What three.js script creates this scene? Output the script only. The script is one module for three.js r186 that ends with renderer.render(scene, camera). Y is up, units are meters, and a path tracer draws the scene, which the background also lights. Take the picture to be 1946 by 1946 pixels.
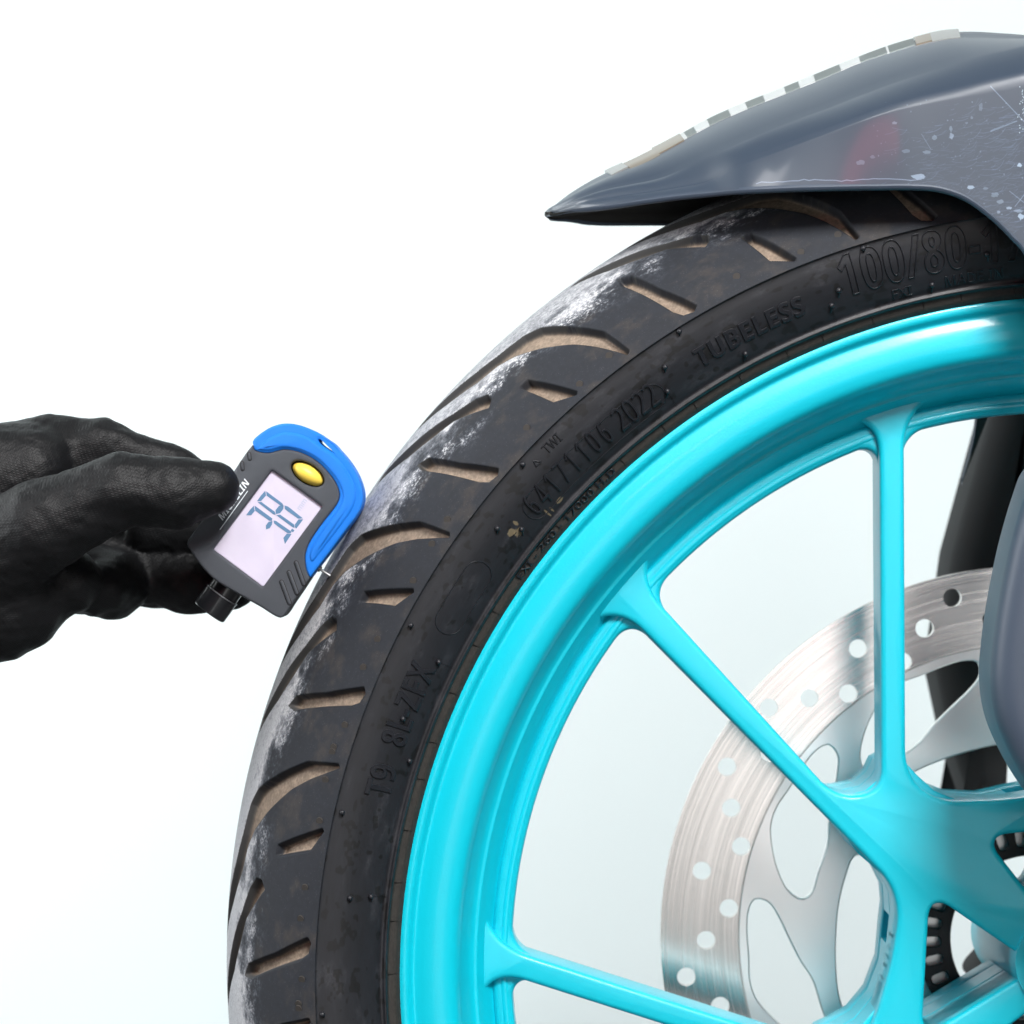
import * as THREE from 'three';
import { RectAreaLightUniformsLib } from 'three/addons/lights/RectAreaLightUniformsLib.js';
import { FontLoader } from 'three/addons/loaders/FontLoader.js';
import { mergeGeometries, mergeVertices, toCreasedNormals as creased } from 'three/addons/utils/BufferGeometryUtils.js';
import { RoundedBoxGeometry } from 'three/addons/geometries/RoundedBoxGeometry.js';

// ---------------------------------------------------------------- camera, lights, exposure
const H = 0.294;                                    // height of the wheel's axle above the floor
const scene = new THREE.Scene();
const camera = new THREE.PerspectiveCamera(21.22, 1, 0.05, 20);
camera.position.set(-0.19246, H + 0.15734, 0.966);
camera.lookAt(-0.19246, H + 0.15734, 0);
camera.focus = 0.925; camera.userData.fStop = 12;
const renderer = new THREE.WebGLRenderer({ antialias: true });
renderer.toneMapping = THREE.LinearToneMapping;
renderer.toneMappingExposure = 1;
renderer.shadowMap.enabled = true;
scene.background = new THREE.Color(0x000000);
RectAreaLightUniformsLib.init();

// name, centre, aim, width, height, strength, colour, label
const BOXES = [
  ['softbox', [0.2, 1.5, 1.25], [-0.05, 0.4, 0.0], 0.45, 0.45, 74, [1, 0.99, 0.98], 'square softbox high in front of the wheel, slightly to its right'],
  ['softbox_001', [0.35, 0.35, 2.0], [-0.1, 0.4, 0], 1.0, 1.0, 1.8, [1, 0.995, 0.985], 'large dim softbox facing the wheel from behind the camera'],
  ['softbox_002', [-1.5, 0.85, 0.22], [-0.2, 0.4, 0], 0.5, 0.9, 11, [0.95, 0.98, 1], 'upright softbox with glowing diffuser far left of the hand'],
  ['softbox_004', [-0.5, 1.55, 1.25], [-0.05, 0.5, 0.0], 0.4, 0.35, 12, [1, 0.99, 0.98], 'small dim softbox high in front of the wheel, slightly to its left'],
  ['softbox_003', [-1.05, 0.95, -0.4], [-0.5, 0.48, -1.0], 0.5, 0.7, 7.6, [0.95, 1, 1], 'softbox on the left turned towards the white backdrop'],
];

// ---------------------------------------------------------------- helpers
const PXF = 5193, CAMX = -0.19246, CAMY = 0.15734, CAMZ = 0.966;
// a place in the wheel's plane system (axle at 0, 0, 0) from measured photograph pixels at depth z
const M = (px, py, z) => { const d = (CAMZ - z) / PXF; return [(px - 973) * d + CAMX, -(py - 973) * d + CAMY, z]; };
const V3 = (a) => new THREE.Vector3(...a);
const rad = Math.PI / 180, TAU = Math.PI * 2;
const clamp = (x, a = 0, b = 1) => Math.min(b, Math.max(a, x));
const sstep = (a, b, x) => { const t = clamp((x - a) / (b - a)); return t * t * (3 - 2 * t); };
const lerp = (a, b, t) => a + (b - a) * t;
function rng(seed) { let s = seed; return () => { s = (s + 0x6d2b79f5) | 0; let t = Math.imul(s ^ (s >>> 15), 1 | s); t = (t + Math.imul(t ^ (t >>> 7), 61 | t)) ^ t; return ((t ^ (t >>> 14)) >>> 0) / 4294967296; }; }
const R0 = rng(11);
const LAT = new Float32Array(65536).map(() => R0());
const hsh = (x, y) => LAT[((x & 255) + ((y & 255) << 8)) & 65535];
function vn(x, y) {
  const ix = Math.floor(x), iy = Math.floor(y); let fx = x - ix, fy = y - iy; fx = fx * fx * (3 - 2 * fx); fy = fy * fy * (3 - 2 * fy);
  return lerp(lerp(hsh(ix, iy), hsh(ix + 1, iy), fx), lerp(hsh(ix, iy + 1), hsh(ix + 1, iy + 1), fx), fy);
}
const fbm = (x, y, n = 4) => { let s = 0, a = 0.5, t = 0; for (let i = 0; i < n; i++) { s += a * vn(x, y); t += a; x = x * 2.03 + 17.3; y = y * 2.03 + 5.1; a *= 0.55; } return s / t; };
function vn3(x, y, z) { const iz = Math.floor(z), f = z - iz; return lerp(vn(x + iz * 37.7, y + iz * 17.3), vn(x + (iz + 1) * 37.7, y + (iz + 1) * 17.3), f * f * (3 - 2 * f)); }

function table(t) { return (x) => { if (x <= t[0][0]) return t[0][1]; for (let i = 1; i < t.length; i++) if (x <= t[i][0]) return lerp(t[i - 1][1], t[i][1], (x - t[i - 1][0]) / (t[i][0] - t[i - 1][0])); return t[t.length - 1][1]; }; }
// smooth curve through a table of any number of columns
function curve(cols) {
  return (u) => { const n = cols.length - 1, k = clamp(Math.floor(u), 0, n - 1), t = u - k;
    const p = (i) => cols[clamp(i, 0, n)];
    return p(0).map((_, c) => { const a = p(k - 1)[c], b = p(k)[c], d = p(k + 1)[c], e = p(k + 2)[c]; return 0.5 * (2 * b + (d - a) * t + (2 * a - 5 * b + 4 * d - e) * t * t + (3 * b - a - 3 * d + e) * t * t * t); }); };
}
function grid(nu, nv, f, closedU = false) {         // f(i, j) -> [x, y, z, u, v]
  const pos = new Float32Array((nu + 1) * (nv + 1) * 3), uv = new Float32Array((nu + 1) * (nv + 1) * 2), idx = new Uint32Array(nu * nv * 6);
  let k = 0;
  for (let j = 0; j <= nv; j++) for (let i = 0; i <= nu; i++, k++) { const p = f(i, j); pos.set([p[0], p[1], p[2]], k * 3); uv.set([p[3] ?? i / nu, p[4] ?? j / nv], k * 2); }
  k = 0;
  for (let j = 0; j < nv; j++) for (let i = 0; i < nu; i++) { const a = j * (nu + 1) + i, b = a + 1, c = a + nu + 1, d = c + 1; idx.set([a, b, d, a, d, c], k); k += 6; }
  const g = new THREE.BufferGeometry();
  g.setAttribute('position', new THREE.BufferAttribute(pos, 3)); g.setAttribute('uv', new THREE.BufferAttribute(uv, 2)); g.setIndex(new THREE.BufferAttribute(idx, 1));
  g.computeVertexNormals();
  return g;
}
const flip = (g) => { const a = g.index.array; for (let i = 0; i < a.length; i += 3) { const t = a[i]; a[i] = a[i + 1]; a[i + 1] = t; } g.computeVertexNormals(); return g; };
// a surface of revolution about the wheel's axle from [r, z] pairs, angles in degrees
function revolve(prof, n, a0 = 0, a1 = 360, uvf) {
  return grid(n, prof.length - 1, (i, j) => { const a = lerp(a0, a1, i / n) * rad, [r, z] = prof[j]; return [r * Math.cos(a), r * Math.sin(a), z, uvf ? uvf(lerp(a0, a1, i / n), r, j)[0] : i / n, uvf ? uvf(lerp(a0, a1, i / n), r, j)[1] : j / (prof.length - 1)]; });
}
function smoothProf(pts, step = 0.0006) {           // Catmull-Rom through [r, z] points
  const c = new THREE.CatmullRomCurve3(pts.map((p) => new THREE.Vector3(p[0], p[1], 0)), false, 'centripetal');
  const n = Math.ceil(c.getLength() / step); return c.getSpacedPoints(n).map((p) => [p.x, p.y]);
}
function plain(g) { const h = g.index ? g.toNonIndexed() : g; for (const k of Object.keys(h.attributes)) if (!['position', 'normal', 'uv'].includes(k)) h.deleteAttribute(k); if (!h.attributes.uv) h.setAttribute('uv', new THREE.BufferAttribute(new Float32Array(h.attributes.position.count * 2), 2)); return h; }
const join = (gs) => mergeGeometries(gs.map(plain));
function part(name, geo, mat, parent, label) {
  const m = new THREE.Mesh(geo, mat); m.name = name; m.castShadow = m.receiveShadow = true; if (label) m.userData.label = label; parent.add(m); return m;
}
function thing(name, label, category, at = [0, 0, 0]) { const g = new THREE.Group(); g.name = name; g.position.set(...at); g.userData = { label, category }; scene.add(g); return g; }
const dataTex = (w, h, f, srgb = true, wrap = THREE.RepeatWrapping) => {
  const d = new Uint8Array(w * h * 4);
  for (let y = 0, k = 0; y < h; y++) for (let x = 0; x < w; x++, k += 4) { const c = f(x / w, y / h, x, y); d[k] = 255 * clamp(c[0]); d[k + 1] = 255 * clamp(c[1]); d[k + 2] = 255 * clamp(c[2]); d[k + 3] = 255; }
  const t = new THREE.DataTexture(d, w, h, THREE.RGBAFormat); t.magFilter = THREE.LinearFilter; t.minFilter = THREE.LinearFilter; t.wrapS = t.wrapT = wrap; if (srgb) t.colorSpace = THREE.SRGBColorSpace; t.needsUpdate = true; return t;
};
// creases are found on a millimetre copy: the library compares positions to a hundredth of a unit
const toCreasedNormals = (g, a) => creased(g.scale(1000, 1000, 1000), a).scale(0.001, 0.001, 0.001);
const std = (o) => new THREE.MeshStandardMaterial({ side: THREE.DoubleSide, ...o });
const phy = (o) => new THREE.MeshPhysicalMaterial({ side: THREE.DoubleSide, ...o });
const lin = (r, g, b) => new THREE.Color().setRGB(r, g, b);

// closed polygon: points [x, y, t]; each corner is cut back by t along the outline and rounded
function rounded(pts, n = 10) {
  const out = [], N = pts.length;
  for (let i = 0; i < N; i++) {
    const p = pts[i], a = pts[(i + N - 1) % N], b = pts[(i + 1) % N];
    if (!p[2]) { out.push([p[0], p[1]]); continue; }
    const da = Math.hypot(a[0] - p[0], a[1] - p[1]), db = Math.hypot(b[0] - p[0], b[1] - p[1]), ta = Math.min(p[2], da * 0.49) / da, tb = Math.min(p[2], db * 0.49) / db;
    const s = [lerp(p[0], a[0], ta), lerp(p[1], a[1], ta)], e = [lerp(p[0], b[0], tb), lerp(p[1], b[1], tb)];
    const w = 0.9; // near-circular rational corner
    for (let k = 0; k <= n; k++) { const t = k / n, A = (1 - t) ** 2, B = 2 * t * (1 - t) * w, C = t * t, S = A + B + C; out.push([(A * s[0] + B * p[0] + C * e[0]) / S, (A * s[1] + B * p[1] + C * e[1]) / S]); }
  }
  return out;
}
const shapeOf = (pts) => new THREE.Shape(pts.map((p) => new THREE.Vector2(p[0], p[1])));
const pathOf = (pts) => new THREE.Path(pts.map((p) => new THREE.Vector2(p[0], p[1])));
function area(p) { let s = 0; for (let i = 0; i < p.length; i++) { const a = p[i], b = p[(i + 1) % p.length]; s += a[0] * b[1] - a[1] * b[0]; } return s / 2; }
// plate between z0 and z1 with rounded edges that stay inside the outline
function plate(outer, holes, z0, z1, bevel = 0.0015, seg = 3, crease = 40) {
  const mm = (p) => p.map((q) => [q[0] * 1000, q[1] * 1000]).filter((q, i, a) => { // without points on straight runs
    const u = a[(i + a.length - 1) % a.length], v = a[(i + 1) % a.length], d = [q[0] - u[0], q[1] - u[1]], e = [v[0] - q[0], v[1] - q[1]];
    return Math.abs(d[0] * e[1] - d[1] * e[0]) > 1e-5 * Math.hypot(...d) * Math.hypot(...e);
  }), b = bevel * 1000;
  const per = (p) => p.reduce((t, q, i) => t + Math.hypot(q[0] - p[(i + 1) % p.length][0], q[1] - p[(i + 1) % p.length][1]), 0);
  const O = mm(outer), HH = holes.map(mm), want = HH.reduce((t, h) => t - Math.abs(area(h)) - per(h) * b, Math.abs(area(O)) - per(O) * b);
  let best = null, off = 1e9;
  for (const turn of [0, 11, 23, 37, 51, 77, 101, 133, 171]) { // the triangulator can lose a hole: try again with the plate turned
    const s = shapeOf(rotP(O, turn)); for (const h of HH) s.holes.push(pathOf(rotP(h, turn)));
    const g = new THREE.ExtrudeGeometry(s, { depth: Math.max(1e-3, (z1 - z0) * 1000 - 2 * b), bevelEnabled: b > 0, bevelThickness: b, bevelSize: b, bevelOffset: -b, bevelSegments: seg, curveSegments: 8 });
    const p = g.attributes.position; let cap = 0, top = -1e9; for (let i = 0; i < p.count; i++) top = Math.max(top, p.getZ(i));
    for (let i = 0; i < p.count; i += 3) if (Math.min(p.getZ(i), p.getZ(i + 1), p.getZ(i + 2)) > top - 1e-4) cap += Math.abs((p.getX(i + 1) - p.getX(i)) * (p.getY(i + 2) - p.getY(i)) - (p.getY(i + 1) - p.getY(i)) * (p.getX(i + 2) - p.getX(i))) / 2;
    const e = Math.abs(cap - want) / Math.abs(area(O)); if (e < off) { off = e; best = g.rotateZ(-turn * rad); }
    if (off < (HH.length ? 0.004 : 0.3)) break;
  }
  return creased(best.translate(0, 0, z0 * 1000 + b), crease * rad).scale(0.001, 0.001, 0.001);
}
const rotP = (pts, deg) => { const c = Math.cos(deg * rad), s = Math.sin(deg * rad); return pts.map((p) => [p[0] * c - p[1] * s, p[0] * s + p[1] * c, p[2]]); };
const circle = (r, n = 96, x = 0, y = 0) => Array.from({ length: n }, (_, i) => [x + r * Math.cos((i + 0.37) / n * TAU), y + r * Math.sin((i + 0.37) / n * TAU)]);

const font = await new FontLoader().loadAsync('fonts/droid/droid_sans_bold.typeface.json');
const fontR = await new FontLoader().loadAsync('fonts/droid/droid_sans_regular.typeface.json');

// ---------------------------------------------------------------- the white backdrop and the floor
{
  const g = new THREE.BoxGeometry(5, 3.2, 0.01); g.translate(-0.2, 1.6, -1.0);
  part('backdrop', g, std({ color: lin(0.80, 0.885, 0.895), roughness: 0.95 }), scene).userData = { kind: 'structure', label: 'plain white backdrop behind the wheel' };
  const f = new THREE.BoxGeometry(6, 0.02, 4.6); f.translate(0, -0.01, 1.0);
  part('floor', f, std({ color: lin(0.06, 0.062, 0.065), roughness: 0.7 }), scene).userData = { kind: 'structure', label: 'dark floor under the wheel' };
}

// ---------------------------------------------------------------- softboxes outside the frame
for (const [name, at, aim, w, h, power, col, label] of BOXES) {
  const t = thing(name, label, 'softbox', at);
  t.userData.group = 'studio softboxes'; t.lookAt(V3(aim).add(new THREE.Vector3(0, 0, 0)));
  const shell = new THREE.CylinderGeometry(Math.SQRT1_2, 0.12, 0.3, 4, 1, true); shell.rotateY(Math.PI / 4); shell.rotateX(Math.PI / 2); shell.scale(w * 1.02, h * 1.02, 1); shell.translate(0, 0, -0.165);
  part('shell', shell, std({ color: lin(0.02, 0.02, 0.02), roughness: 0.8 }), t);
  const lampHead = new THREE.CylinderGeometry(0.07, 0.07, 0.22, 24); lampHead.rotateX(Math.PI / 2); lampHead.translate(0, 0, -0.42);
  part('lamp_head', lampHead, std({ color: lin(0.03, 0.03, 0.03), roughness: 0.5 }), t);
  const k = 0.25;
  part('diffuser_lamp_screen', new THREE.BoxGeometry(w, h, 0.006), new THREE.MeshStandardMaterial({ color: 0xffffff, emissive: lin(...col), emissiveIntensity: power * k }), t);
  const l = new THREE.RectAreaLight(lin(...col), power * (1 - k), w, h); l.name = 'softbox_light'; l.position.set(0, 0, 0.008); l.rotation.y = Math.PI; t.add(l);
}

{ // a long red lamp in front of the wheel: its reflection is the pink patch on the fender
  const t = thing('strip_lamp', 'long glowing red strip lamp in front of the wheel, mirrored in the fender', 'lamp', [-0.36, 0.925, 1.62]);
  t.lookAt(-0.07, 0.576, 0.063); t.rotateZ(0.2);
  part('housing', new RoundedBoxGeometry(0.46, 0.1, 0.03, 3, 0.008).translate(0, 0, -0.018), std({ color: lin(0.02, 0.02, 0.02), roughness: 0.6 }), t);
  part('lamp_lens', new RoundedBoxGeometry(0.42, 0.075, 0.006, 2, 0.002), new THREE.MeshStandardMaterial({ color: lin(0.3, 0.02, 0.03), emissive: lin(1, 0.08, 0.16), emissiveIntensity: 9 }), t);
  const l = new THREE.RectAreaLight(lin(1, 0.08, 0.16), 0.4, 0.42, 0.075); l.name = 'strip_lamp_light'; l.position.set(0, 0, 0.006); l.rotation.y = Math.PI; t.add(l);
}

// ---------------------------------------------------------------- the motorcycle
const bike = thing('motorcycle', 'motorcycle front end with cyan cast wheel, worn black tyre, brake disc and grey fender', 'motorcycle', [0, 0, 0]);
const bp = (name, geo, mat, label) => { const m = part(name, geo, mat, bike, label); m.position.y = H; return m; };

// -- tread grooves, traced as outlines in (angle round the wheel, angle round the tyre section), one pitch of 19
const PITCH = 360 / 19, RC = 0.238, RT = 0.055, TIP = 125.8;
const GROOVES = [
  [[125.9, 65.4], [126.5, 52.7], [128.0, 40.6], [129.6, 28.2], [130.8, 24.2], [133.0, 21.7], [135.1, 17.4], [136.9, 11.9], [139.6, 4], [140.4, 8], [137.8, 19], [135.3, 26.2], [133.5, 28.2], [132.2, 31.8], [130.6, 38.8], [128.7, 48.3], [127.6, 55.5], [126.2, 66]],
  [[132.8, 47.3], [130.8, 65.3], [131.0, 65.8], [132.6, 61.8], [133.6, 47.2]],
  [[135.5, 37.7], [136.3, 34.3], [138.1, 29.6], [139.9, 23.3], [141.6, 18], [144.2, 9], [145.0, 11], [142.3, 23.5], [140.1, 29.5], [138.4, 33], [137.0, 39.1], [136.1, 43.1], [135.5, 40.8]],
  [[141.5, 36.2], [140.4, 51.1], [138.9, 64.9], [139.3, 66.1], [140.1, 65.2], [140.6, 62.0], [142.4, 38.1], [142.3, 33.6]],
].map((g) => {
  const p = g.map(([t, a]) => [(t - TIP) * rad * 0.272, a * rad * RT]);
  return { p, lo: [Math.min(...p.map((q) => q[0])), Math.min(...p.map((q) => q[1]))], hi: [Math.max(...p.map((q) => q[0])), Math.max(...p.map((q) => q[1]))] };
});
function polySDF(p, x, y) {
  let d = 1e9, s = 1;
  for (let i = 0, j = p.length - 1; i < p.length; j = i++) {
    const ex = p[j][0] - p[i][0], ey = p[j][1] - p[i][1], wx = x - p[i][0], wy = y - p[i][1], t = clamp((wx * ex + wy * ey) / (ex * ex + ey * ey));
    const bx = wx - ex * t, by = wy - ey * t; d = Math.min(d, bx * bx + by * by);
    const c1 = y >= p[i][1], c2 = y < p[j][1], c3 = ex * wy > ey * wx; if ((c1 && c2 && c3) || (!c1 && !c2 && !c3)) s = -s;
  }
  return s * Math.sqrt(d);
}
function groove(th, a) {                            // signed distance in metres to the nearest groove outline
  if (a < 0) { a = -a; th += PITCH / 2; }
  const y = a * rad * RT; let best = 0.01;
  const k0 = Math.floor((th - TIP) / PITCH);
  for (let k = k0 - 1; k <= k0; k++) {
    const x = (th - TIP - k * PITCH) * rad * 0.272;
    for (const g of GROOVES) { if (x < g.lo[0] - 0.003 || x > g.hi[0] + 0.003 || y < g.lo[1] - 0.003 || y > g.hi[1] + 0.003) continue; best = Math.min(best, polySDF(g.p, x, y)); }
  }
  return best;
}
const gDepth = (th, a) => { const d = groove(th, a); return d > 0.001 ? 0 : lerp(0.0022, 0.0036, sstep(8, 40, Math.abs(a))) * sstep(0.00025, -0.0009, d); };
const TA0 = 86, TA1 = 194, AA0 = -50, AA1 = 68.3;
const treadTex = dataTex(2048, 1024, (u, v) => {
  const th = TA0 + u * (TA1 - TA0), a = AA0 + v * (AA1 - AA0), x = th * rad * 0.272 * 1000, y = a * rad * RT * 1000; // mm
  const A = Math.abs(a), d = groove(th, a);
  const n1 = fbm(x * 0.12, y * 0.2, 5), n2 = fbm(x * 0.9 + 40, y * 0.9, 4), n3 = fbm(x * 1.5, y * 1.7 + 9, 4), fine = hsh(Math.floor(u * 2048), Math.floor(v * 1024));
  // rubber
  let c = [0.085, 0.1, 0.128].map((q) => q * (0.82 + 0.45 * n2 * 0.7 + 0.2 * n1));
  // brown earth stains near the shoulder
  const e = sstep(0.46, 0.78, fbm(x * 0.13 + 70, y * 0.2 + 31, 5)) * sstep(34, 46, A) * 0.58 * (0.35 + 0.6 * n3 + 0.4 * n2);
  c = c.map((q, i) => lerp(q, [0.25, 0.215, 0.19][i], clamp(e)));
  // pale worn running band with ragged, speckled edges
  const edge = 32 - 3 * sstep(150, 170, th) + 13 * (fbm(x * 0.055 + 3, 2.2, 3) - 0.5) + 11 * (n1 - 0.5);
  const grain = 0.5 * fine + 0.5 * hsh(Math.floor(u * 1024) + 77, Math.floor(v * 512) + 31), low = sstep(150, 172, th);
  const w = sstep(edge + 8, edge - 7, A + 9 * (n3 - 0.5) + 7 * (n2 - 0.5) + 5 * (grain - 0.5));
  let dust = w * (0.82 + 0.55 * (n2 - 0.45) + 0.35 * (n1 - 0.5) + 0.2 * low + 0.22 * (grain - 0.5));
  dust += sstep(15, 2, Math.abs(A - edge - 2)) * sstep(0.42, 0.7, n1 * 0.6 + n2 * 0.45) * sstep(0.28, 0.72, n3 * 0.6 + grain * 0.5) * 0.75;
  c = c.map((q, i) => lerp(q, [0.665, 0.67, 0.685][i] * (0.86 + 0.24 * grain), clamp(dust)));
  // white chalky flecks along the edge of the band
  const fl = sstep(0.5, 0.64, n3 * 0.8 + grain * 0.2) * sstep(0.46, 0.6, n1) * sstep(11, 3, Math.abs(A - edge - 2)) * (1 - 0.6 * low);
  c = c.map((q) => lerp(q, 0.88 * (0.85 + 0.15 * grain), clamp(fl) * 0.75));
  // scattered light dust
  const sp = sstep(0.985, 1, fine) * 0.22 * (0.3 + n2); c = c.map((q) => q + sp);
  // grooves hold dry tan earth
  if (d < 0.0004) { const t = sstep(-0.0002, -0.0009, d) * (0.9 - 0.55 * sstep(30, 12, A)); const g = 0.82 + 0.3 * (n3 - 0.5) + 0.25 * (n2 - 0.5); c = c.map((q, i) => lerp(Math.min(q, 0.2), [0.66, 0.58, 0.50][i] * g, t)); }
  return c;
});
const rubberTread = std({ map: treadTex, roughness: 0.78 });
{
  const tu = (th) => (th - TA0) / (TA1 - TA0), av = (a) => (a - AA0) / (AA1 - AA0);
  const at = (th, a, dp) => { const c = Math.cos(a * rad), s = Math.sin(a * rad), r = RC + (RT - dp) * c; return [r * Math.cos(th * rad), r * Math.sin(th * rad), (RT - dp) * s, tu(th), av(a)]; };
  const NU = 1420, NV = 300;
  const fineG = grid(NU, NV, (i, j) => { const th = lerp(TA0, TA1, i / NU), a = lerp(AA0, AA1, j / NV); return at(th, a, gDepth(th, a)); });
  const restG = grid(170, 60, (i, j) => at(lerp(TA1, TA0 + 360, i / 170), lerp(-68.3, AA1, j / 60), 0));
  const sideG = grid(90, 12, (i, j) => at(lerp(TA0, TA1, i / 90), lerp(-68.3, AA0, j / 12), 0));
  for (const g of [restG, sideG]) { const uv = g.attributes.uv; for (let k = 0; k < uv.count; k++) uv.setY(k, Math.abs(uv.getY(k))); }
  var tyre = bp('tyre', mergeGeometries([fineG, restG, sideG]), rubberTread);
}
// -- sidewall
const SIDE = smoothProf([[0.2584, 0.0512], [0.2583, 0.0503], [0.2572, 0.0499], [0.254, 0.0494], [0.250, 0.0484], [0.246, 0.0467], [0.242, 0.0445], [0.2385, 0.0422], [0.2368, 0.0409], [0.2361, 0.0410], [0.2356, 0.0413], [0.2351, 0.0410], [0.2347, 0.0398]], 0.0004);
const zSide = table([[0.2295, 0.0360], [0.2318, 0.0376], [0.2347, 0.0394], [0.2351, 0.0408], ...SIDE.map(([r, z]) => [r, z]).filter(([r]) => r > 0.2362).sort((a, b) => a[0] - b[0])]);
const polar = (th, r, z) => [r * Math.cos(th * rad), r * Math.sin(th * rad), z];
const sideTex = dataTex(2048, 256, (u, v) => {
  const th = TA0 + u * (TA1 - TA0), r = lerp(0.2345, 0.2590, v), x = th * rad * 247, y = r * 1000;
  const n1 = fbm(x * 0.08, y * 0.25, 4), n2 = fbm(x * 0.35 + 9, y * 2.2, 3), n3 = fbm(x * 1.7, y * 1.7, 3);
  let c = [0.088, 0.094, 0.112].map((q) => q * (0.8 + 0.35 * n1 + 0.25 * n2));
  const sm = sstep(0.66, 0.72, fbm(x * 0.33 + 5, y * 0.5 + 3, 2)) * 0.55; c = c.map((q) => q * (1 - sm));         // dried drops
  const du = sstep(0.56, 0.8, n1) * 0.10 * n3; c = c.map((q, i) => q + du * [1, 0.95, 0.88][i]);
  // dabs of old tan paint
  for (const [t0, r0, ts, rs] of [[142.0, 0.2445, 0.35, 0.0011], [141.6, 0.2425, 0.45, 0.0014], [141.2, 0.2452, 0.14, 0.0012], [138.95, 0.2391, 0.1, 0.0015], [138.5, 0.2389, 0.09, 0.0012], [137.5, 0.2390, 0.34, 0.0008]]) {
    const q = ((th - t0) / ts) ** 2 + ((r - r0) / rs) ** 2; if (q < 1.6) { const k = sstep(1.2, 0.8, q + 1.2 * (n3 - 0.5)) * sstep(0.3, 0.5, n2 + 0.3 * n3); c = c.map((z, i) => lerp(z, [0.47, 0.42, 0.32][i], k * 0.8)); }
  }
  return c;
});
const sideUV = (th, r) => [(th - TA0) / (TA1 - TA0), (r - 0.2345) / (0.2590 - 0.2345)];
const sideMat = std({ map: sideTex, roughness: 0.5 });
const mirrorZ = (prof) => prof.map(([r, z]) => [r, -z]);
part('sidewall', flip(revolve(SIDE, 900, 0, 360, sideUV)), sideMat, tyre);
part('sidewall', revolve(mirrorZ(SIDE), 300, 0, 360, sideUV), sideMat, tyre);
const beadTex = dataTex(1024, 64, (u, v, x, y) => { const n = fbm(u * 160, v * 8, 3), s = fbm(u * 30, v * 26, 3); return [0.165, 0.155, 0.14].map((q) => q * (0.65 + 0.45 * n + 0.4 * (s - 0.3))); });
const beadMat = std({ map: beadTex, roughness: 0.65 });
const BEAD = smoothProf([[0.2348, 0.0399], [0.2345, 0.0390], [0.2336, 0.0386], [0.2322, 0.0380], [0.2310, 0.0368], [0.2298, 0.0350]], 0.0004);
const beadUV = (th, r) => [th / 36, (r - 0.2298) / 0.005];
part('bead_strip', flip(revolve(BEAD, 700, 0, 360, beadUV)), beadMat, tyre);
part('bead_strip', revolve(mirrorZ(BEAD), 300, 0, 360, beadUV), beadMat, tyre);
// -- relief on the sidewall: letters, outlines, nubs
const reliefMat = std({ color: lin(0.0098, 0.0108, 0.0145), roughness: 0.42 });
const contours = (f, text, size) => f.generateShapes(text, size).map((s) => { const e = s.extractPoints(6); return [e.shape, ...e.holes]; });
function textBox(f, text, size) { let lo = 1e9, hi = -1e9; for (const s of contours(f, text, size)) for (const p of s[0]) { lo = Math.min(lo, p.x); hi = Math.max(hi, p.x); } return [lo, hi]; }
function onSide(g, th0, th1, r0, u0, u1, extra = 0) { // lay flat (u, v, w) geometry on the sidewall between two angles
  const p = g.attributes.position;
  for (let i = 0; i < p.count; i++) { const th = lerp(th0, th1, (p.getX(i) - u0) / (u1 - u0)), r = r0 + p.getY(i); p.setXYZ(i, ...polar(th, r, zSide(r) + p.getZ(i) + extra)); }
  p.needsUpdate = true; g.computeVertexNormals(); return g;
}
function solidText(f, text, th0, th1, r0, r1, hgt = 0.0005, extra = 0) {
  const size = (r1 - r0) / 0.72, [u0, u1] = textBox(f, text, size);
  let g = new THREE.ExtrudeGeometry(f.generateShapes(text, size), { depth: hgt + 0.0004, bevelEnabled: true, bevelThickness: 0.0002, bevelSize: 0.00015, bevelOffset: -0.0001, bevelSegments: 1, curveSegments: 5 });
  g.translate(0, 0, -0.0004); g = g.index ? g.toNonIndexed() : g;
  return toCreasedNormals(onSide(g, th0, th1, r0, u0, u1, extra), 35 * rad);
}
function ridgeStrip(pts, w, h, closed = true) {     // a low ridge along a flat outline
  const q = []; const N = pts.length, M_ = closed ? N : N - 1;
  for (let i = 0; i < M_; i++) { const a = pts[i], b = pts[(i + 1) % N], L = Math.hypot(b.x - a.x, b.y - a.y), n = Math.max(1, Math.round(L / 0.0004)); for (let k = 0; k < n; k++) q.push([lerp(a.x, b.x, k / n), lerp(a.y, b.y, k / n)]); }
  if (!closed) q.push([pts[N - 1].x, pts[N - 1].y]);
  const K = q.length, pr = [[-1, -0.0003], [-0.55, h * 0.8], [0, h], [0.55, h * 0.8], [1, -0.0003]];
  return grid(closed ? K : K - 1, 4, (i, j) => { const a = q[closed ? (i + K - 1) % K : Math.max(0, i - 1)], b = q[closed ? (i + 1) % K : Math.min(K - 1, i + 1)], c = q[i % K], L = Math.hypot(b[0] - a[0], b[1] - a[1]) || 1, nx = -(b[1] - a[1]) / L, ny = (b[0] - a[0]) / L; return [c[0] + nx * pr[j][0] * w, c[1] + ny * pr[j][0] * w, pr[j][1]]; });
}
function outlineText(f, text, th0, th1, r0, r1, w = 0.0003, h = 0.0004) {
  const size = (r1 - r0) / 0.72, [u0, u1] = textBox(f, text, size), gs = [];
  for (const s of contours(f, text, size)) for (const c of s) { const d = c.slice(); if (d[0].distanceTo(d[d.length - 1]) < 1e-6) d.pop(); gs.push(ridgeStrip(d, w, h)); }
  return onSide(mergeGeometries(gs), th0, th1, r0, u0, u1);
}
const letters = (g) => part('raised_lettering', g, reliefMat, tyre);
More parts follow.
